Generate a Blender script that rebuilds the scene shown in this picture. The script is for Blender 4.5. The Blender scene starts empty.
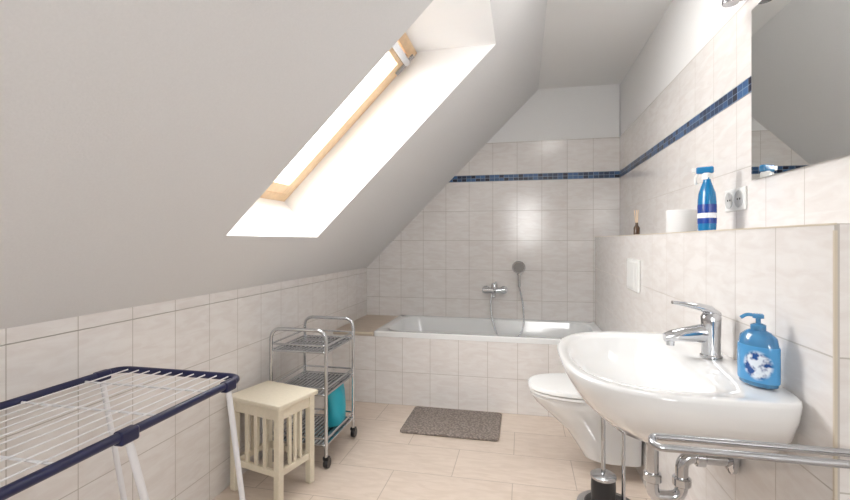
import bpy, bmesh, math, random
from mathutils import Vector, Matrix
random.seed(3)
scene=bpy.context.scene
scene.view_settings.view_transform='Standard'
scene.view_settings.look='None'
H=1.18

# ------------------------------------------------ materials
def newmat(name):
    m=bpy.data.materials.new(name); m.use_nodes=True
    return m,m.node_tree,m.node_tree.nodes['Principled BSDF']
def mat(name,col,rough=0.5,metal=0.0,trans=0.0,coat=0.0,bump=0,bscale=100,var=0.0,emit=None,es=1):
    m,nt,b=newmat(name)
    b.inputs['Base Color'].default_value=(*col,1)
    b.inputs['Roughness'].default_value=rough
    b.inputs['Metallic'].default_value=metal
    b.inputs['Transmission Weight'].default_value=trans
    b.inputs['Coat Weight'].default_value=coat
    if emit:
        b.inputs['Emission Color'].default_value=(*emit,1); b.inputs['Emission Strength'].default_value=es
    tc=nt.nodes.new('ShaderNodeTexCoord')
    n=nt.nodes.new('ShaderNodeTexNoise'); n.inputs['Scale'].default_value=bscale; n.inputs['Detail'].default_value=4
    nt.links.new(tc.outputs['Object'],n.inputs['Vector'])
    if bump>0:
        bp=nt.nodes.new('ShaderNodeBump'); bp.inputs['Strength'].default_value=bump; bp.inputs['Distance'].default_value=0.002
        nt.links.new(n.outputs['Fac'],bp.inputs['Height']); nt.links.new(bp.outputs['Normal'],b.inputs['Normal'])
    if var>0:
        r=nt.nodes.new('ShaderNodeValToRGB')
        r.color_ramp.elements[0].color=(*[c*(1-var) for c in col],1); r.color_ramp.elements[1].color=(*[min(1,c*(1+var*.5)) for c in col],1)
        r.color_ramp.elements[0].position=.3; r.color_ramp.elements[1].position=.7
        nt.links.new(n.outputs['Fac'],r.inputs['Fac']); nt.links.new(r.outputs['Color'],b.inputs['Base Color'])
    return m
def tilemat(name,u,v,u0,v0,w,h,c1,c2,grout,off=0.0,mortar=0.0017,rough=0.15,vein=True,bumpd=0.0013,varn=0.5):
    m,nt,b=newmat(name); L=nt.links
    g=nt.nodes.new('ShaderNodeNewGeometry'); s=nt.nodes.new('ShaderNodeSeparateXYZ'); L.new(g.outputs['Position'],s.inputs[0])
    def sub(sock,val):
        a=nt.nodes.new('ShaderNodeMath'); a.operation='SUBTRACT'; L.new(sock,a.inputs[0]); a.inputs[1].default_value=val; return a.outputs[0]
    c=nt.nodes.new('ShaderNodeCombineXYZ'); L.new(sub(s.outputs[u],u0),c.inputs[0]); L.new(sub(s.outputs[v],v0),c.inputs[1])
    br=nt.nodes.new('ShaderNodeTexBrick'); L.new(c.outputs[0],br.inputs['Vector'])
    br.offset=off; br.squash=1.0
    br.inputs['Scale'].default_value=1; br.inputs['Mortar Size'].default_value=mortar; br.inputs['Mortar Smooth'].default_value=0.1
    br.inputs['Brick Width'].default_value=w; br.inputs['Row Height'].default_value=h; br.inputs['Bias'].default_value=0
    br.inputs['Color1'].default_value=(1,1,1,1); br.inputs['Color2'].default_value=(.97,.97,.97,1); br.inputs['Mortar'].default_value=(1,1,1,1)
    mp=nt.nodes.new('ShaderNodeMapping'); mp.inputs['Rotation'].default_value=(0,0,0.9); mp.inputs['Scale'].default_value=(9,34,1)
    L.new(c.outputs[0],mp.inputs[0])
    n=nt.nodes.new('ShaderNodeTexNoise'); n.inputs['Scale'].default_value=1.0; n.inputs['Detail'].default_value=6; n.inputs['Distortion'].default_value=.8
    L.new(mp.outputs[0],n.inputs['Vector'])
    r=nt.nodes.new('ShaderNodeValToRGB'); r.color_ramp.elements[0].position=.36; r.color_ramp.elements[1].position=.62
    r.color_ramp.elements[0].color=(*c1,1); r.color_ramp.elements[1].color=(*c2,1); L.new(n.outputs['Fac'],r.inputs['Fac'])
    mx=nt.nodes.new('ShaderNodeMix'); mx.data_type='RGBA'; mx.blend_type='MULTIPLY'; mx.inputs[0].default_value=1
    L.new(r.outputs[0],mx.inputs[6]); L.new(br.outputs['Color'],mx.inputs[7])
    m2=nt.nodes.new('ShaderNodeMix'); m2.data_type='RGBA'; L.new(br.outputs['Fac'],m2.inputs[0]); L.new(mx.outputs[2],m2.inputs[6]); m2.inputs[7].default_value=(*grout,1)
    L.new(m2.outputs[2],b.inputs['Base Color'])
    rr=nt.nodes.new('ShaderNodeMapRange'); L.new(br.outputs['Fac'],rr.inputs[0]); rr.inputs[3].default_value=rough; rr.inputs[4].default_value=.8
    L.new(rr.outputs[0],b.inputs['Roughness'])
    inv=nt.nodes.new('ShaderNodeMath'); inv.operation='SUBTRACT'; inv.inputs[0].default_value=1; L.new(br.outputs['Fac'],inv.inputs[1])
    bp=nt.nodes.new('ShaderNodeBump'); bp.inputs['Strength'].default_value=.6; bp.inputs['Distance'].default_value=bumpd
    L.new(inv.outputs[0],bp.inputs['Height']); L.new(bp.outputs['Normal'],b.inputs['Normal'])
    return m
TW,TH=.203,.253
T1=(.785,.742,.715);T2=(.84,.812,.79);GR=(.52,.48,.44)
m_back=tilemat('tile_back','X','Z',.763,1.69,TW,TH,T1,T2,GR)
m_backup=tilemat('tile_back_upper','X','Z',.763,1.745,TW,.27,T1,T2,GR)
m_right=tilemat('tile_right','Y','Z',3.88,1.69,TW,TH,T1,T2,GR)
m_rightup=tilemat('tile_right_upper','Y','Z',3.88,1.745,TW,.27,T1,T2,GR)
m_left=tilemat('tile_left','Y','Z',1.166,.895,.205,TH,T1,T2,GR)
m_pre=tilemat('tile_prewall','Y','Z',.991,1.213,TW,TH,T1,T2,GR)
m_preend=tilemat('tile_prewall_end','X','Z',.573,1.213,TW,TH,T1,T2,GR)
m_tubf=tilemat('tile_tub_front','X','Z',.573,.49,TW,TH,T1,T2,GR)
m_floor=tilemat('tile_floor','X','Y',-.35,3.13,.6,.3,(.66,.55,.46),(.725,.615,.525),(.48,.40,.335),off=.5,mortar=.002,rough=.35,bumpd=.001)
m_shelf=tilemat('tile_shelf','X','Y',-1.385,3.13,.31,.25,(.54,.44,.34),(.61,.50,.40),(.5,.42,.34),rough=.35)
def mosaic():
    m,nt,b=newmat('mosaic_blue'); L=nt.links
    g=nt.nodes.new('ShaderNodeNewGeometry'); s=nt.nodes.new('ShaderNodeSeparateXYZ'); L.new(g.outputs['Position'],s.inputs[0])
    a=nt.nodes.new('ShaderNodeMath'); a.operation='ADD'; L.new(s.outputs['X'],a.inputs[0]); L.new(s.outputs['Y'],a.inputs[1])
    z=nt.nodes.new('ShaderNodeMath'); z.operation='SUBTRACT'; L.new(s.outputs['Z'],z.inputs[0]); z.inputs[1].default_value=1.6915
    c=nt.nodes.new('ShaderNodeCombineXYZ'); L.new(a.outputs[0],c.inputs[0]); L.new(z.outputs[0],c.inputs[1])
    br=nt.nodes.new('ShaderNodeTexBrick'); br.offset=0; L.new(c.outputs[0],br.inputs['Vector'])
    br.inputs['Scale'].default_value=1; br.inputs['Brick Width'].default_value=.04; br.inputs['Row Height'].default_value=.026
    br.inputs['Mortar Size'].default_value=.0013; br.inputs['Color1'].default_value=(.003,.005,.025,1); br.inputs['Color2'].default_value=(.045,.14,.33,1)
    br.inputs['Mortar'].default_value=(.26,.34,.45,1); br.inputs['Bias'].default_value=-.15
    L.new(br.outputs['Color'],b.inputs['Base Color']); b.inputs['Roughness'].default_value=.3
    return m
m_mosaic=mosaic()
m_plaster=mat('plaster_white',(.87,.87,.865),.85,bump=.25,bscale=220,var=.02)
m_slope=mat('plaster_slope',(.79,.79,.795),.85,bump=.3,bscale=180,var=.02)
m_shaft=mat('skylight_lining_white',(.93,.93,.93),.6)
m_ceram=mat('ceramic_white',(.83,.83,.825),.06,coat=.6)
m_acryl=mat('acrylic_white',(.86,.87,.87),.12,coat=.3)
m_seat=mat('seat_plastic',(.84,.84,.83),.15)
m_chrome=mat('chrome',(.60,.61,.63),.1,metal=1)
m_steel=mat('brushed_chrome',(.50,.51,.53),.22,metal=1)
m_black=mat('black_plastic',(.015,.015,.018),.3)
m_navy=mat('navy_plastic',(.008,.011,.06),.35)
m_wire=mat('white_coated_wire',(.80,.80,.82),.35)
m_cream=mat('cream_painted_wood',(.78,.71,.57),.45,bump=.15,bscale=60,var=.04)
m_wood=mat('pine_wood',(.80,.58,.36),.45,bump=.1,bscale=30,var=.10)
m_grey=mat('grey_seal',(.30,.29,.28),.5)
m_insert=mat('socket_insert_plastic',(.55,.55,.54),.3)
m_cyan=mat('cyan_plastic',(.02,.42,.55),.35)
m_bluebt=mat('blue_bottle_plastic',(.003,.17,.40),.2,coat=.4)
m_bluelt=mat('light_blue_plastic',(.10,.38,.70),.1,coat=.5,trans=.5)
m_bluedk=mat('dark_blue_plastic',(.01,.05,.28),.25)
m_lab=mat('label_white',(.85,.87,.9),.4,var=.1,bscale=60)
m_white=mat('white_plastic',(.82,.82,.80),.3)
m_paper=mat('tissue_paper',(.70,.69,.68),.9,bump=.4,bscale=150)
m_trim=mat('trim_beige_profile',(.62,.55,.44),.4)
m_cork=mat('brown_glass',(.06,.03,.015),.2)
m_hole=mat('dark_hole',(.02,.02,.02),.6)
m_mirror=mat('mirror_silver',(.88,.9,.89),.01,metal=1)
m_fillpanel=mat('fill_panel_opal',(.9,.9,.9),.4,emit=(1,.97,.93),es=1.0)  # glowing face of the added fill panel
def matmat():
    m,nt,b=newmat('bath_mat_chenille'); L=nt.links
    g=nt.nodes.new('ShaderNodeNewGeometry')
    v=nt.nodes.new('ShaderNodeTexVoronoi'); v.inputs['Scale'].default_value=75; L.new(g.outputs['Position'],v.inputs['Vector'])
    r=nt.nodes.new('ShaderNodeValToRGB'); r.color_ramp.elements[0].color=(.42,.36,.32,1); r.color_ramp.elements[1].color=(.20,.165,.145,1)
    r.color_ramp.elements[1].position=.7
    L.new(v.outputs['Distance'],r.inputs['Fac']); L.new(r.outputs[0],b.inputs['Base Color']); b.inputs['Roughness'].default_value=.95
    bp=nt.nodes.new('ShaderNodeBump'); bp.invert=True; bp.inputs['Strength'].default_value=1; bp.inputs['Distance'].default_value=.006
    L.new(v.outputs['Distance'],bp.inputs['Height']); L.new(bp.outputs['Normal'],b.inputs['Normal'])
    return m
m_mat=matmat()
SOAP=(.520,1.155,.855)
def soaplabel():
    m,nt,b=newmat('soap_label'); L=nt.links
    g=nt.nodes.new('ShaderNodeNewGeometry')
    vm=nt.nodes.new('ShaderNodeVectorMath'); vm.operation='SUBTRACT'; L.new(g.outputs['Position'],vm.inputs[0]); vm.inputs[1].default_value=(SOAP[0]-.022,SOAP[1]-.034,SOAP[2]+.050)
    ln=nt.nodes.new('ShaderNodeVectorMath'); ln.operation='LENGTH'; L.new(vm.outputs[0],ln.inputs[0])
    n=nt.nodes.new('ShaderNodeTexNoise'); n.inputs['Scale'].default_value=60; L.new(g.outputs['Position'],n.inputs['Vector'])
    r=nt.nodes.new('ShaderNodeValToRGB'); e=r.color_ramp.elements; e[0].color=(.02,.08,.28,1); e[1].color=(.75,.82,.9,1); e[0].position=.42;e[1].position=.56
    L.new(n.outputs['Fac'],r.inputs['Fac'])
    st=nt.nodes.new('ShaderNodeValToRGB'); s=st.color_ramp.elements; s[0].position=.028; s[0].color=(0,0,0,1); s[1].position=.034; s[1].color=(1,1,1,1)
    L.new(ln.outputs['Value'],st.inputs['Fac'])
    mx=nt.nodes.new('ShaderNodeMix'); mx.data_type='RGBA'; L.new(st.outputs[0],mx.inputs[0]); L.new(r.outputs[0],mx.inputs[6]); mx.inputs[7].default_value=(.08,.32,.62,1)
    L.new(mx.outputs[2],b.inputs['Base Color']); b.inputs['Roughness'].default_value=.2
    return m
m_soaplab=soaplabel()
def glassmat():
    m=bpy.data.materials.new('window_glass'); m.use_nodes=True; nt=m.node_tree; nt.nodes.clear()
    o=nt.nodes.new('ShaderNodeOutputMaterial'); t=nt.nodes.new('ShaderNodeBsdfTransparent'); g=nt.nodes.new('ShaderNodeBsdfGlossy'); g.inputs['Roughness'].default_value=.02
    mx=nt.nodes.new('ShaderNodeMixShader'); mx.inputs[0].default_value=.05
    nt.links.new(t.outputs[0],mx.inputs[1]); nt.links.new(g.outputs[0],mx.inputs[2]); nt.links.new(mx.outputs[0],o.inputs[0])
    return m
m_glass=glassmat()

# ------------------------------------------------ geometry helpers
def obj_from_bm(name,bm,m,smooth=False):
    me=bpy.data.meshes.new(name); bmesh.ops.recalc_face_normals(bm,faces=bm.faces[:]); bm.to_mesh(me); bm.free()
    if m: me.materials.append(m)
    if smooth:
        for p in me.polygons: p.use_smooth=True
    o=bpy.data.objects.new(name,me); scene.collection.objects.link(o); return o
def bev(o,w,seg=2):
    md=o.modifiers.new('bevel','BEVEL'); md.width=w; md.segments=seg; md.limit_method='ANGLE'
    for p in o.data.polygons: p.use_smooth=True
    wn=o.modifiers.new('wn','WEIGHTED_NORMAL')
    return o
def box(name,x0,x1,y0,y1,z0,z1,m,bv=0):
    bm=bmesh.new(); bmesh.ops.create_cube(bm,size=1)
    for v in bm.verts:
        v.co=Vector((x0+(v.co.x+.5)*(x1-x0),y0+(v.co.y+.5)*(y1-y0),z0+(v.co.z+.5)*(z1-z0)))
    o=obj_from_bm(name,bm,m)
    if bv: bev(o,bv)
    return o
def prism(name,poly,y0,y1,m,bm=None):
    own=bm is None
    if own: bm=bmesh.new()
    a=[bm.verts.new((x,y0,z)) for x,z in poly]; b=[bm.verts.new((x,y1,z)) for x,z in poly]
    bm.faces.new(a); bm.faces.new(b[::-1]); n=len(poly)
    for i in range(n): bm.faces.new((a[i],b[i],b[(i+1)%n],a[(i+1)%n]))
    if own: return obj_from_bm(name,bm,m)
def catmull(pts,n=8):
    P=[Vector(p) for p in pts]; P=[P[0]*2-P[1]]+P+[P[-1]*2-P[-2]]; out=[]
    for i in range(1,len(P)-2):
        for k in range(n):
            t=k/n; a,b,c,d=P[i-1:i+3]
            out.append(.5*((2*b)+(c-a)*t+(2*a-5*b+4*c-d)*t*t+(3*b-a-3*c+d)*t**3))
    out.append(P[-2]); return out
def fillet(pts,r,n=6):
    P=[Vector(p) for p in pts]; out=[P[0]]
    for i in range(1,len(P)-1):
        a=(P[i-1]-P[i]); b=(P[i+1]-P[i]); rr=min(r,a.length*.49,b.length*.49)
        s=P[i]+a.normalized()*rr; e=P[i]+b.normalized()*rr
        for k in range(n+1):
            t=k/n; out.append(s*(1-t)**2+P[i]*2*t*(1-t)+e*t*t)
    out.append(P[-1]); return out
def tubes(name,paths,r,m,cyc=False,res=4):
    cu=bpy.data.curves.new(name+'_c','CURVE'); cu.dimensions='3D'; cu.bevel_depth=r; cu.bevel_resolution=res; cu.use_fill_caps=True
    for pts in paths:
        sp=cu.splines.new('POLY'); sp.points.add(len(pts)-1)
        for i,p in enumerate(pts): sp.points[i].co=(*p,1)
        sp.use_cyclic_u=cyc
    t=bpy.data.objects.new('t',cu); scene.collection.objects.link(t)
    me=bpy.data.meshes.new_from_object(t.evaluated_get(bpy.context.evaluated_depsgraph_get()))
    bpy.data.objects.remove(t); me.name=name; me.materials.clear(); me.materials.append(m)
    for p in me.polygons: p.use_smooth=True
    o=bpy.data.objects.new(name,me); scene.collection.objects.link(o); return o
def loft(name,rings,m,smooth=True,cap0=True,cap1=True,ang=40):
    bm=bmesh.new(); R=[[bm.verts.new(p) for p in r] for r in rings]; n=len(R[0])
    for a,b in zip(R,R[1:]):
        for i in range(n): bm.faces.new((a[i],a[(i+1)%n],b[(i+1)%n],b[i]))
    if cap0: bm.faces.new(R[0][::-1])
    if cap1: bm.faces.new(R[-1])
    o=obj_from_bm(name,bm,m,smooth)
    if smooth: o.data.set_sharp_from_angle(angle=math.radians(ang))
    return o
def lathe(name,prof,c,m,sx=1,sy=1,n=40,rot=0,M=None):
    rings=[]
    for r,z in prof:
        ring=[]
        for i in range(n):
            a=2*math.pi*i/n; x,y=r*math.cos(a)*sx,r*math.sin(a)*sy
            x,y=x*math.cos(rot)-y*math.sin(rot),x*math.sin(rot)+y*math.cos(rot)
            p=Vector((x,y,z))
            if M: p=M@p
            ring.append(p+Vector(c))
        rings.append(ring)
    return loft(name,rings,m)
def rrect(cx,cy,hx,hy,r,z,K=8):
    pts=[]
    for q,(sx,sy) in enumerate(((1,1),(-1,1),(-1,-1),(1,-1))):
        for k in range(K+1):
            a=math.pi/2*(q+k/K)
            pts.append((cx+sx*(hx-r)+r*math.cos(a),cy+sy*(hy-r)+r*math.sin(a),z))
    return pts
def group(name,parts,loc=(0,0,0),rotz=0,local=False):
    e=bpy.data.objects.new(name,None); e.empty_display_size=.05; e.location=loc; e.rotation_euler=(0,0,rotz); scene.collection.objects.link(e)
    M=Matrix.Translation(loc)@Matrix.Rotation(rotz,4,'Z')
    for p in parts:
        p.parent=e
        if not local: p.matrix_parent_inverse=M.inverted()
    return e
def par(child,parent): child.parent=parent

# ------------------------------------------------ room shell
XL,XR,YB,YF,XP=-1.385,.763,3.88,-1.2,.573
ZC=2.45
SL=lambda x:x+2.325
floor=box('floor',XL-.12,XR+.15,YF-.12,YB+.12,-.1,0,m_floor)
xs=ZC-2.325
wb=prism('wall_back',[(XL,0),(XR,0),(XR,ZC),(xs,ZC),(XL,.94)],YB+.008,YB+.12,m_plaster)
x1=1.69-2.325; x2=1.745-2.325; x3=2.02-2.325
for o in (prism('tiles_lower',[(XL,0),(XR,0),(XR,1.69),(x1,1.69),(XL,.94)],YB,YB+.008,m_back),
          prism('mosaic_border',[(x1,1.69),(XR,1.69),(XR,1.745),(x2,1.745)],YB-.002,YB+.008,m_mosaic),
          prism('tiles_upper',[(x2,1.745),(XR,1.745),(XR,2.02),(x3,2.02)],YB,YB+.008,m_backup)): par(o,wb)
wr=box('wall_right',XR+.008,XR+.15,YF-.12,YB+.12,0,ZC,m_plaster)
for o in (box('tiles_lower',XR,XR+.008,YF,YB,0,1.69,m_right),
          box('mosaic_border',XR-.002,XR+.008,YF,YB-.002,1.69,1.745,m_mosaic),
          box('tiles_upper',XR,XR+.008,YF,YB,1.745,2.02,m_rightup)): par(o,wr)
wl=box('wall_left',XL-.12,XL-.008,YF-.12,YB+.12,0,.93,m_plaster)
for o in (box('tiles',XL-.008,XL,YF,YB,0,.895,m_left),
          box('tile_border',XL-.008,XL,YF,YB,.8965,.94,tilemat('tile_left_border','Y','Z',1.166,.89,.205,.2,T1,T2,GR))): par(o,wl)
# wall behind the camera with an unseen upright window added for fill light
FX0,FX1,FZ0,FZ1=-.25,.40,1.05,2.05
for nm,a in (('wall_front_base',(XL-.12,XR+.15,0,FZ0)),('wall_front_head',(XL-.12,XR+.15,FZ1,ZC)),('wall_front_side',(XL-.12,FX0,FZ0,FZ1)),('wall_front_side',(FX1,XR+.15,FZ0,FZ1))):
    box(nm,a[0],a[1],YF-.12,YF,a[2],a[3],m_plaster)
wp=[]
for nm,a in (('frame_bottom',(FX0,FX1,FZ0,FZ0+.06)),('frame_top',(FX0,FX1,FZ1-.06,FZ1)),('frame_left',(FX0,FX0+.06,FZ0+.06,FZ1-.06)),('frame_right',(FX1-.06,FX1,FZ0+.06,FZ1-.06))):
    wp.append(box(nm,a[0],a[1],YF-.09,YF-.03,a[2],a[3],m_white,.004))
wp.append(box('pane',FX0+.06,FX1-.06,YF-.062,YF-.058,FZ0+.06,FZ1-.06,m_glass))
group('added_fill_window',wp,(.1,YF,1.5))
ceil=prism('ceiling',[(xs,ZC),(XR+.15,ZC),(XR+.15,ZC+.1),(xs,ZC+.1)],YF-.12,YB+.12,m_plaster)
# slope slab with skylight shaft
d=.212
A=(XL,SL(XL));C=(xs,ZC);B=(-1.124,SL(-1.124));T=(-.136,SL(-.136))
off=lambda p:(p[0]-d,p[1]+d)
T2_=(-.56,T[1])
bm=bmesh.new()
WY0,WY1=1.54,2.33
prism('',[A,C,(xs,ZC+2*d),off(A)],WY1,YB+.12,None,bm)
prism('',[A,C,(xs,ZC+2*d),off(A)],YF-.12,WY0,None,bm)
prism('',[A,B,off(B),off(A)],WY0,WY1,None,bm)
prism('',[T,C,(xs,ZC+2*d),T2_],WY0,WY1,None,bm)
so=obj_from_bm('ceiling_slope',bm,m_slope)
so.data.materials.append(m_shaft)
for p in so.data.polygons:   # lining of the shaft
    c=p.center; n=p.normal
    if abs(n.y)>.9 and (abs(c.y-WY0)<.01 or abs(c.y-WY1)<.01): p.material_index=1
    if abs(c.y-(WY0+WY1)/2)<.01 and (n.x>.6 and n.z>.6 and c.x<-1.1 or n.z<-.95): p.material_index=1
# skylight
def slopebox(name,s0,s1,y0,y1,n0,n1,m,bv=.003):
    o=box(name,s0,s1,y0,y1,n0,n1,m,bv)
    k=.7071
    M=Matrix(((k,0,-k,off(B)[0]),(0,1,0,0),(k,0,k,off(B)[1]),(0,0,0,1)))
    o.data.transform(M); return o
Ls=1.098
sk=[]
f=.05
for nm,a in (('frame_side_1',(0,Ls,WY1-f,WY1)),('frame_side_2',(0,Ls,WY0,WY0+f)),('frame_bottom',(0,f,WY0+f,WY1-f)),('frame_top',(Ls-f,Ls,WY0+f,WY1-f))):
    sk.append(slopebox(nm,*a,-.015,.07,m_wood))
g=.012
for nm,a in (('sash_side_1',(f+g,Ls-f-g,WY1-f-g-.055,WY1-f-g)),('sash_side_2',(f+g,Ls-f-g,WY0+f+g,WY0+f+g+.055)),('sash_bottom',(f+g,f+g+.06,WY0+f+g+.055,WY1-f-g-.055)),('sash_top',(Ls-f-g-.06,Ls-f-g,WY0+f+g+.055,WY1-f-g-.055))):
    sk.append(slopebox(nm,*a,-.03,.04,m_wood))
sk.append(slopebox('seal_1',f,Ls-f,WY1-f-g,WY1-f,.0,.05,m_grey,0))
sk.append(slopebox('seal_2',f,Ls-f,WY0+f,WY0+f+g,.0,.05,m_grey,0))
sk.append(slopebox('pane',f+g+.05,Ls-f-g-.05,WY0+f+g+.05,WY1-f-g-.05,.0,.004,m_glass,0))
sk.append(slopebox('vent_handle',Ls-.10,Ls-.065,WY0+.1,WY1-.06,-.05,-.03,m_steel))
sk.append(slopebox('hinge_plate',Ls-.16,Ls-.03,WY1-.075,WY1-.045,-.04,-.03,m_grey))
group('window_1',sk,(-1,2,1.9))

# prewall ledge
pw=box('wall_ledge',XP+.008,XR-.0005,.999,YB-.0005,0,1.205,m_plaster)
for o in (box('tiles_face',XP,XP+.008,.991,YB-.0005,0,1.213,m_pre),box('tiles_end',XP+.008,XR-.0005,.991,.999,0,1.213,m_preend),
          box('tiles_top',XP+.008,XR-.0005,.999,YB-.0005,1.205,1.213,tilemat('tile_ledge_top','Y','X',.991,.573,TW,.3,T1,T2,GR)),
          box('corner_profile',XP-.001,XP+.004,.990,.995,0,1.2,m_trim),box('edge_profile',XP-.001,XP+.003,.990,YB-.001,1.210,1.214,m_trim)): par(o,pw)

# ------------------------------------------------ bathtub
parts=[]
tx0,tx1,ty0,ty1=-1.07,.570,3.135,3.877
cx,cy=(tx0+tx1)/2,(ty0+ty1)/2; hx,hy=(tx1-tx0)/2,(ty1-ty0)/2
rings=[rrect(cx,cy,hx,hy,.02,.485),rrect(cx,cy,hx,hy,.02,.515),rrect(cx,cy,hx-.006,hy-.006,.02,.522),rrect(cx,cy,hx-.055,hy-.05,.14,.522),
 rrect(cx,cy,hx-.065,hy-.06,.14,.515),rrect(cx,cy,hx-.085,hy-.075,.14,.44),rrect(cx+.01,cy,hx-.14,hy-.10,.14,.22),rrect(cx+.02,cy,hx-.2,hy-.13,.13,.13),rrect(cx+.02,cy,hx-.27,hy-.18,.1,.11)]
parts.append(loft('basin',rings,m_acryl,cap0=False))
parts.append(box('tiled_front',XL+.001,XP-.001,3.13,3.150,0.001,.484,m_tubf))
parts.append(box('tiled_shelf',XL+.001,tx0-.001,3.13,YB-.001,.485,.512,m_shelf,.002))
parts.append(box('front_edge_profile',XL+.001,tx0,3.127,3.131,.500,.512,m_trim))
parts.append(lathe('overflow',[(0.001,.0),(.03,.0),(.03,.012),(.02,.018),(.001,.018)],(0,0,0),m_chrome,M=Matrix.Translation((-.98,3.5,.40))@Matrix.Rotation(math.radians(80),4,'Y')))
parts.append(lathe('drain',[(.001,.004),(.03,.004),(.035,0)],(-.6,3.5,.112),m_chrome))
group('bathtub',parts,(cx,cy,0))
# tub mixer
fx,fz=-.234,.765
RX=Matrix.Rotation(math.radians(90),4,'X'); RY=Matrix.Rotation(math.radians(90),4,'Y')
parts=[]
for sx in (-.075,.075):
    parts.append(lathe('wall_rose',[(.033,0),(.033,.006),(.02,.014),(.014,.016),(.014,.05)],(fx+sx,YB-.001,fz),m_chrome,M=RX,n=24))
parts.append(lathe('mixer_body',[(.006,-.105),(.02,-.1),(.024,-.085),(.024,.085),(.02,.1),(.006,.105)],(fx,YB-.06,fz),m_chrome,M=RY,n=24))
parts.append(lathe('cartridge',[(.026,0),(.026,.03),(.022,.045),(.008,.05)],(fx,YB-.065,fz+.015),m_chrome,n=24))
parts.append(tubes('lever',[fillet([(fx,YB-.07,fz+.06),(fx+.01,YB-.12,fz+.075),(fx+.02,YB-.17,fz+.078)],.02)],.007,m_chrome))
parts.append(tubes('spout',[fillet([(fx,YB-.06,fz-.01),(fx,YB-.15,fz-.02),(fx,YB-.165,fz-.05)],.03)],.013,m_chrome))
group('bathtub_mixer_tap',parts,(fx,YB,fz))
# hand shower
sx_=-.03; parts=[]
parts.append(lathe('wall_holder',[(.022,0),(.022,.012),(.012,.02),(.012,.045),(.016,.05),(.016,.062)],(sx_,YB-.001,.91),m_chrome,M=RX,n=24))
parts.append(tubes('handle',[catmull([(sx_,YB-.06,.80),(sx_,YB-.06,.90),(sx_,YB-.07,.94),(sx_-.005,YB-.09,.965)])],.012,m_chrome))
MS=Matrix.Rotation(math.radians(105),4,'X')
parts.append(lathe('shower_head',[(.012,-.022),(.035,-.014),(.052,-.004),(.054,.006),(.05,.012),(.001,.012)],(sx_-.005,YB-.10,.965),m_steel,M=MS,n=32))
parts.append(lathe('shower_face',[(.001,.013),(.044,.013),(.044,.011)],(sx_-.005,YB-.10,.965),m_grey,M=MS,n=32))
hose=catmull([(fx-.02,YB-.06,fz-.025),(fx-.03,YB-.075,.65),(fx-.01,YB-.10,.5),(fx+.05,YB-.13,.38),(fx+.16,YB-.13,.37),(sx_+.03,YB-.11,.47),(sx_+.03,YB-.07,.64),(sx_,YB-.06,.80)],10)
parts.append(tubes('hose',[hose],.0065,m_steel))
group('hand_shower',parts,(sx_,YB,.93))

# ------------------------------------------------ washbasin
SY=1.38; RZ=.853; SW=1.10
def dring(pc,af,ab,w,z,nf=2.5,nb=7,N=72,yc=None):
    r=[]; yc=SY if yc is None else yc
    for i in range(N):
        a=2*math.pi*i/N; c,s=math.cos(a),math.sin(a)
        n=nf if c>0 else nb
        p=pc+(af if c>0 else ab)*math.copysign(abs(c)**(2/n),c); y=w*math.copysign(abs(s)**(2/n),s)
        r.append((XP-.001-p,yc+y,z))
    return r
def br_(pc,af,ab,w,z,nf=2.7,nb=7): return dring(pc,af-.01,ab,w*SW,z,nf,nb)
rg=[br_(.19,.07,.08,.10,RZ-.172),br_(.18,.13,.15,.17,RZ-.168),br_(.18,.20,.178,.240,RZ-.145),br_(.18,.255,.18,.290,RZ-.092),br_(.18,.287,.18,.317,RZ-.042),
    br_(.18,.30,.18,.326,RZ-.008),br_(.18,.297,.179,.323,RZ),br_(.18,.29,.175,.316,RZ+.002),
    br_(.20,.252,.075,.272,RZ-.002,2.5,3),br_(.20,.245,.07,.265,RZ-.012,2.5,3),br_(.21,.21,.06,.235,RZ-.06,2.3,2.6),br_(.22,.15,.05,.17,RZ-.105,2.2,2.3),br_(.235,.07,.05,.08,RZ-.12,2,2),br_(.24,.03,.022,.022,RZ-.123,2,2)]
parts=[loft('basin',rg,m_ceram,ang=75)]
parts.append(lathe('drain_plug',[(.03,0),(.03,.004),(.022,.009),(.001,.011)],(XP-.24,SY,RZ-.122),m_chrome,n=28))
parts.append(lathe('overflow_ring',[(.013,0),(.013,.005),(.006,.006)],(XP-.1365,SY,RZ-.045),m_chrome,M=Matrix.Rotation(math.radians(-75),4,'Y'),n=24))
group('washbasin',parts,(XP-.2,SY,RZ))
# basin tap
tx,ty=.516,1.405; parts=[]
parts.append(lathe('base',[(.028,0),(.028,.005),(.024,.009),(.0235,.05),(.025,.095),(.026,.112),(.018,.125),(.004,.13)],(tx,ty,RZ+.002),m_chrome,n=32))
def bar(name,pts,m):
    rings=[]
    for (x,z,w,h) in pts:
        rings.append([(x,ty+w*math.cos(a),z+h*math.sin(a)) for a in [2*math.pi*i/20 for i in range(20)]])
    return loft(name,rings,m,ang=60)
parts.append(bar('spout',[(tx-.0,RZ+.066,.020,.032),(tx-.03,RZ+.066,.019,.026),(tx-.07,RZ+.062,.018,.020),(tx-.105,RZ+.056,.018,.016),(tx-.12,RZ+.052,.015,.012)],m_chrome))
parts.append(lathe('aerator',[(.011,-.012),(.0115,.008)],(tx-.105,ty,RZ+.042),m_chrome,n=20))
parts.append(bar('lever',[(tx+.022,RZ+.122,.012,.007),(tx,RZ+.132,.020,.014),(tx-.03,RZ+.141,.018,.011),(tx-.07,RZ+.148,.013,.007),(tx-.10,RZ+.152,.010,.005)],m_chrome))
group('basin_mixer_tap',parts,(tx,ty,RZ))
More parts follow.
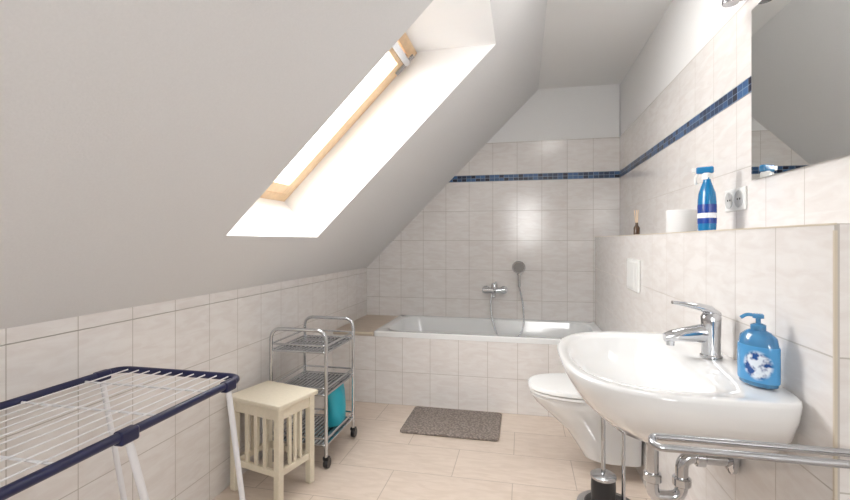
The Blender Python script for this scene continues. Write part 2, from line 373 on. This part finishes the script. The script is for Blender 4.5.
# trap
px_=XP-.215; parts=[]
z0=RZ-.173
path=fillet([(px_,SY,z0),(px_,SY,.50),(px_+.001,SY,.462),(px_+.075,SY,.462),(px_+.075,SY,.580),(XP-.002,SY,.580)],.036,8)
parts.append(tubes('pipe',[path],.0165,m_chrome,res=6))
for c,M,r,h in (((px_,SY,.655),None,.024,.03),((px_,SY,.515),None,.024,.025),((px_+.075,SY,.51),None,.024,.025),((px_+.12,SY,.58),RY,.024,.025),((XP-.018,SY,.58),RY,.034,.016)):
    parts.append(lathe('nut',[(r*.85,-h/2),(r,-h/2+.003),(r,h/2-.003),(r*.85,h/2)],c,m_chrome,n=18,M=M))
group('basin_waste_trap',parts,(px_,SY,.45))
# towel rail
parts=[]
zt=.798
parts.append(tubes('arms',[fillet([(XR,.955,zt),(.243,.955,zt),(.243,.92,zt-.006),(XR,.92,zt-.006)],.016)],.007,m_steel))
parts.append(box('wall_plate',XR-.012,XR-.0005,.895,.975,zt-.035,zt+.025,m_chrome,.004))
group('towel_rail',parts,(XR,.93,zt))

# ------------------------------------------------ toilet
TY=2.45
def tr(p0,p1,w,z,nf=2.3,nb=5): 
    pc=p0+(p1-p0)*.42
    return dring(pc,p1-pc,pc-p0,w,z,nf,nb,yc=TY)
parts=[loft('bowl',[tr(0,.22,.08,.075),tr(0,.27,.105,.085),tr(0,.31,.118,.15),tr(0,.36,.13,.22),tr(0,.44,.148,.29),tr(0,.51,.168,.35),tr(0,.535,.176,.385),tr(.0,.53,.173,.398)],m_ceram),
 loft('seat',[tr(.075,.535,.176,.4),tr(.072,.542,.181,.404),tr(.072,.542,.181,.412),tr(.075,.538,.178,.416)],m_seat),
 loft('lid',[tr(.07,.54,.178,.4185),tr(.066,.547,.184,.422),tr(.066,.547,.184,.432),tr(.07,.54,.178,.441),tr(.10,.49,.14,.446),tr(.18,.36,.06,.448)],m_seat)]
for s in (-.07,.07): parts.append(tubes('hinge',[[(XP-.055,TY+s-.02,.425),(XP-.055,TY+s+.02,.425)]],.011,m_chrome))
parts.append(box('hinge_block',XP-.08,XP-.03,TY-.1,TY+.1,.398,.412,m_seat,.003))
group('toilet',parts,(XP-.25,TY,0))
parts=[box('plate',XP-.012,XP-.0005,2.42,2.665,.92,1.085,m_white,.004),box('button_large',XP-.016,XP-.012,2.50,2.655,.935,1.07,m_white,.003),box('button_small',XP-.016,XP-.012,2.43,2.495,.935,1.07,m_white,.003)]
group('flush_plate',parts,(XP,2.54,1))
# toilet brush stand
bx,by=.365,2.11; parts=[]
parts.append(lathe('base_plate',[(.115,0.001),(.13,.004),(.13,.014),(.115,.022),(.02,.026)],(bx,by,0),m_steel))
parts.append(lathe('base_inlay',[(.098,.023),(.09,.026),(.02,.028)],(bx,by,0),m_black))
parts.append(lathe('brush_cup',[(.04,.024),(.05,.03),(.052,.10),(.05,.145),(.045,.148)],(bx-.02,by-.01,0),m_black))
parts.append(lathe('cup_lid',[(.054,.142),(.054,.152),(.04,.162),(.012,.168)],(bx-.02,by-.01,0),m_steel))
parts.append(tubes('brush_handle',[[(bx-.02,by-.01,.16),(bx-.02,by-.01,.42)]],.009,m_steel))
parts.append(tubes('stand_pole',[fillet([(bx+.065,by,.02),(bx+.065,by,.74),(bx+.065,by-.12,.74)],.03)],.008,m_steel))
group('toilet_brush_stand',parts,(bx,by,0))

# ------------------------------------------------ mirror, socket, lamp
parts=[box('glass',XR-.008,XR-.004,.75,1.722,1.385,1.96,m_mirror),box('backing',XR-.0045,XR-.0022,.76,1.712,1.395,1.95,m_grey)]
group('wall_mirror',parts,(XR,1.25,1.6))
parts=[box('wall_base',XR-.015,XR+.0075,1.70,1.80,2.03,2.06,m_chrome,.003),tubes('arm',[fillet([(XR-.012,1.75,2.045),(XR-.05,1.75,2.05),(XR-.06,1.75,2.03)],.02)],.006,m_chrome),
 lathe('shade',[(.012,.0),(.024,-.01),(.026,-.03),(.024,-.033),(.001,-.03)],(XR-.06,1.75,2.035),m_steel,n=28)]
group('mirror_lamp',parts,(XR,1.75,2.04))
parts=[box('frame',XR-.009,XR-.0005,1.768,1.93,1.29,1.372,m_white,.004)]
for y in (1.81,1.888):
    parts.append(lathe('insert',[(.031,.0),(.031,.003),(.025,.003),(.023,.0015),(.001,.0015)],(XR-.0085,y,1.331),m_insert,M=Matrix.Rotation(-math.pi/2,4,'Y'),n=28))
    for dy in (-.009,.009): parts.append(lathe('pin_hole',[(.0035,0),(.0035,.0025),(.0005,.0025)],(XR-.0087,y+dy,1.331),m_hole,M=Matrix.Rotation(-math.pi/2,4,'Y'),n=10))
group('double_power_socket',parts,(XR,1.85,1.33))
# ledge things
LZ=1.2135
bx,by=.66,1.835
parts=[lathe('body',[(.027,0),(.034,.004),(.036,.02),(.036,.11),(.033,.14),(.021,.172),(.0145,.188),(.0145,.198)],(bx,by,LZ),m_bluebt,sx=.8,sy=1.15),
 lathe('label',[(.0364,.03),(.0368,.035),(.0368,.095),(.0364,.10)],(bx,by,LZ),m_bluedk,sx=.8,sy=1.15),
 lathe('label_band',[(.0370,.05),(.0373,.052),(.0373,.066),(.0370,.068)],(bx,by,LZ),m_lab,sx=.8,sy=1.15),
 lathe('collar',[(.0165,.192),(.0165,.212),(.012,.216)],(bx,by,LZ),m_white)]
def cube_rot(name,l0,l1,w,z0,z1,m,bv):
    o=box(name,l0,l1,-w,w,z0,z1,m,bv); o.data.transform(Matrix.Translation((bx,by,LZ))@Matrix.Rotation(math.radians(150),4,'Z')); return o
parts+= [cube_rot('spray_head',-.022,.034,.011,.214,.240,m_bluebt,.006),cube_rot('nozzle',.034,.048,.008,.221,.237,m_white,.002)]
tg=tubes('trigger',[catmull([(.024,0,.218),(.036,0,.203),(.036,0,.176)])],.005,m_white); tg.data.transform(Matrix.Translation((bx,by,LZ))@Matrix.Rotation(math.radians(150),4,'Z')); parts.append(tg)
group('spray_cleaner_bottle',parts,(bx,by,LZ))
parts=[lathe('paper',[(.02,.0),(.056,0),(.058,.003),(.058,.096),(.056,.099),(.02,.099)],(.665,2.127,LZ),m_paper),
       lathe('core',[(.0195,.0),(.0215,.0),(.0215,.0985),(.0195,.0985),(.0195,0.001)],(.665,2.127,LZ),m_trim)]
group('toilet_paper_roll',parts,(.665,2.127,LZ))
parts=[lathe('vial',[(.014,0),(.018,.003),(.018,.045),(.008,.06),(.008,.075)],(.66,2.88,LZ),m_cork,n=24),
  tubes('reeds',[[(.66,2.88,LZ+.02),(.66+dx,2.88+dy,LZ+.15)] for dx,dy in ((-.01,.015),(.006,-.01),(.0,.004))],.0018,m_wood)]
group('reed_diffuser',parts,(.66,2.88,LZ))
# soap
bx,by,bz=SOAP
rt=math.radians(25)
parts=[lathe('body',[(.031,0),(.038,.004),(.0405,.02),(.0405,.085),(.036,.110),(.024,.121),(.015,.125),(.014,.13)],(bx,by,bz),m_bluelt,sx=.70,sy=1.12,rot=rt),
 lathe('label',[(.0408,.012),(.0413,.016),(.0413,.087),(.0404,.091)],(bx,by,bz),m_soaplab,sx=.70,sy=1.12,rot=rt),
 lathe('collar',[(.015,.124),(.015,.136),(.009,.139),(.005,.140),(.005,.151)],(bx,by,bz),m_bluelt,n=28),
 lathe('pump_top',[(.006,.149),(.011,.151),(.011,.158),(.008,.161)],(bx,by,bz),m_bluelt,n=24),
 tubes('pump_nozzle',[catmull([(bx,by,bz+.155),(bx-.018,by+.008,bz+.157),(bx-.030,by+.013,bz+.149)])],.004,m_bluelt)]
group('soap_dispenser',parts,(bx,by,bz))

# ------------------------------------------------ bath mat
rings=[rrect(-.442,2.88,.298,.208,.02,.001),rrect(-.442,2.88,.302,.212,.02,.006),rrect(-.442,2.88,.300,.21,.02,.014),rrect(-.442,2.88,.292,.202,.018,.018)]
loft('bath_mat',rings,m_mat)

# ------------------------------------------------ stool
parts=[]
sw,sd,sh=.335,.265,.45
parts.append(box('seat',-sw/2,sw/2,-sd/2,sd/2,sh-.022,sh,m_cream,.005))
lx,ly=sw/2-.03,sd/2-.028; t=.016
for i,(a,b) in enumerate(((-1,-1),(1,-1),(1,1),(-1,1))):
    parts.append(box('leg_%d'%(i+1),a*lx-t,a*lx+t,b*ly-t,b*ly+t,0.0005,sh-.022,m_cream,.003))
for s in (-1,1):
    parts.append(box('apron_x',-lx+t,lx-t,s*ly-.009,s*ly+.009,sh-.075,sh-.022,m_cream,.002))
    parts.append(box('apron_y',s*lx-.009,s*lx+.009,-ly+t,ly-t,sh-.075,sh-.022,m_cream,.002))
    parts.append(box('rail_x',-lx+t,lx-t,s*ly-.009,s*ly+.009,.12,.15,m_cream,.002))
    parts.append(box('rail_y',s*lx-.009,s*lx+.009,-ly+t,ly-t,.12,.15,m_cream,.002))
    for x in (-.055,0,.055): parts.append(box('slat',x-.009,x+.009,s*ly-.005,s*ly+.005,.15,sh-.075,m_cream))
    for y in (-.035,.0,.035): parts.append(box('slat',s*lx-.005,s*lx+.005,y-.008,y+.008,.15,sh-.075,m_cream))
group('wooden_stool',parts,(-1.178,1.965,0),math.radians(-14),local=True)

# ------------------------------------------------ trolley
a0,a1,b0,b1=-1.31,-.995,2.165,2.545; parts=[]
for y in (b0,b1):
    parts.append(tubes('end_frame',[fillet([(a0,y,.06),(a0,y,.715),(a1,y,.715),(a1,y,.06)],.06,8)],.0095,m_chrome))
for k,z in enumerate((.60,.38,.12)):
    rr=lambda zz,i=0:[Vector(p) for p in rrect((a0+a1)/2,(b0+b1)/2,(a1-a0)/2-i,(b1-b0)/2-i,.02,zz,4)]
    parts.append(tubes('tray_rim_%d'%k,[rr(z+.035),rr(z)],.005,m_chrome,cyc=True))
    parts.append(tubes('tray_wires_%d'%k,[[(a0+(a1-a0)*i/13,b0,z),(a0+(a1-a0)*i/13,b1,z)] for i in range(1,13)]+[[(a0,b0+(b1-b0)*i/3,z-.003),(a1,b0+(b1-b0)*i/3,z-.003)] for i in (1,2)],.0028,m_chrome))
    parts.append(box('tray_plate_%d'%k,a0+.006,a1-.006,b0+.006,b1-.006,z-.008,z-.005,m_steel))
for i,(x,y) in enumerate(((a0,b0),(a1,b0),(a1,b1),(a0,b1))):
    parts.append(lathe('caster_wheel_%d'%(i+1),[(.012,-.012),(.025,-.012),(.0275,-.008),(.0275,.008),(.025,.012),(.012,.012)],(x,y+.012,.0285),m_black,n=28,M=RY))
    parts.append(box('caster_fork_%d'%(i+1),x-.016,x+.016,y-.01,y+.018,.045,.064,m_black,.004))
group('chrome_trolley',parts,(-1.15,2.35,0))
bmx,bmy=-1.065,2.44
rings=[]
for z,wx,wy in ((.128,.045,.07),(.14,.055,.08),(.22,.056,.082),(.30,.05,.085),(.345,.03,.088),(.352,.012,.09)):
    r=[]
    for i in range(48):
        a=2*math.pi*i/48; w=1+.05*math.sin(a*5+z*30)+.03*math.sin(a*9-z*50)
        r.append((bmx+wx*math.cos(a)*w,bmy+wy*math.sin(a)*w,z))
    rings.append(r)
loft('refill_pouch',rings,m_cyan)

# ------------------------------------------------ drying rack
x0,x1_,y0,y1=-1.325,-.865,.02,1.262; z=.75; parts=[]
parts.append(tubes('frame',[fillet([(x0,y0,z),(x0,y1,z),(x1_,y1,z),(x1_,y0,z),(x0,y0,z)],.05,8)],.011,m_navy,res=6))
for s in (0,1):
    xx=(x0,x1_)[s]
    parts.append(tubes('leg_far',[[(xx,y1-.07,z),(xx,y1+.07,.012)]],.0085,m_wire))
    parts.append(tubes('leg_mid',[[(xx,.84,z),(xx,1.05,.012)]],.0085,m_wire))
    parts.append(tubes('leg_near',[[(xx,.30,z),(xx,.10,.012)]],.0085,m_wire))
    for yy in (.84,1.195,.30): parts.append(box('bracket',xx-.013,xx+.013,yy-.025,yy+.025,z-.020,z+.012,m_navy,.006))
parts.append(tubes('foot_bars',[[(x0,yy,.012),(x1_,yy,.012)] for yy in (y1+.07,1.05,.10)],.011,m_navy))
n=11
parts.append(tubes('wires',[[(x0+(x1_-x0)*i/n,y0,z+.003),(x0+(x1_-x0)*i/n,y1,z+.003)] for i in range(1,n)],.002,m_wire))
parts.append(tubes('cross_wires',[[(x0,yy,z-.003),(x1_,yy,z-.003)] for yy in (.2,.45,.7,.95,1.13)],.003,m_wire))
group('drying_rack',parts,(-1.1,.6,0))

# ------------------------------------------------ lights
ly0,ly1=1.45,2.2
parts=[box('housing',.18,.48,ly0,ly1,ZC-.03,ZC-.001,m_white,.004),box('diffuser',.20,.46,ly0+.02,ly1-.02,ZC-.034,ZC-.03,m_fillpanel)]
group('added_fill_panel',parts,(.33,(ly0+ly1)/2,ZC))  # out-of-view ceiling panel, added only to brighten the room
la=bpy.data.lights.new('added_fill_panel_light','AREA'); la.shape='RECTANGLE'; la.size=.26; la.size_y=.7; la.energy=5; la.color=(1,.98,.95)  # fill light of the added panel
lo=bpy.data.objects.new('added_fill_panel_light',la); lo.location=(.33,(ly0+ly1)/2,ZC-.04); scene.collection.objects.link(lo)
# added fill light behind the extra window, then sky light over the skylight
la=bpy.data.lights.new('front_fill_light','AREA'); la.shape='RECTANGLE'; la.size=1.0; la.size_y=1.1; la.energy=40; la.color=(1,.985,.96)
lo=bpy.data.objects.new('front_fill_light',la); lo.location=(.0,YF-.3,1.6); lo.rotation_euler=Vector((-.12,1,0)).to_track_quat('-Z','Y').to_euler(); scene.collection.objects.link(lo)
la=bpy.data.lights.new('sky_light','AREA'); la.shape='RECTANGLE'; la.size=1.3; la.size_y=1.5; la.energy=80; la.color=(1,.995,.985)
lo=bpy.data.objects.new('sky_light',la); c=Vector(((off(B)[0]-.56)/2-.35,(WY0+WY1)/2,(off(B)[1]+T[1])/2+.35)); lo.location=c
lo.rotation_euler=Vector((1,0,-1)).to_track_quat('-Z','Y').to_euler(); scene.collection.objects.link(lo)
w=bpy.data.worlds.new('sky'); scene.world=w; w.use_nodes=True
bg=w.node_tree.nodes['Background']; bg.inputs[0].default_value=(.95,.975,1,1); bg.inputs[1].default_value=6

cam=bpy.data.cameras.new('camera'); co=bpy.data.objects.new('camera',cam); scene.collection.objects.link(co)
co.location=(0,0,H); co.rotation_euler=(math.radians(90),0,math.atan(98/450)); cam.sensor_width=36; cam.lens=36*450/850; cam.shift_y=-9/850; cam.clip_start=.02
scene.camera=co
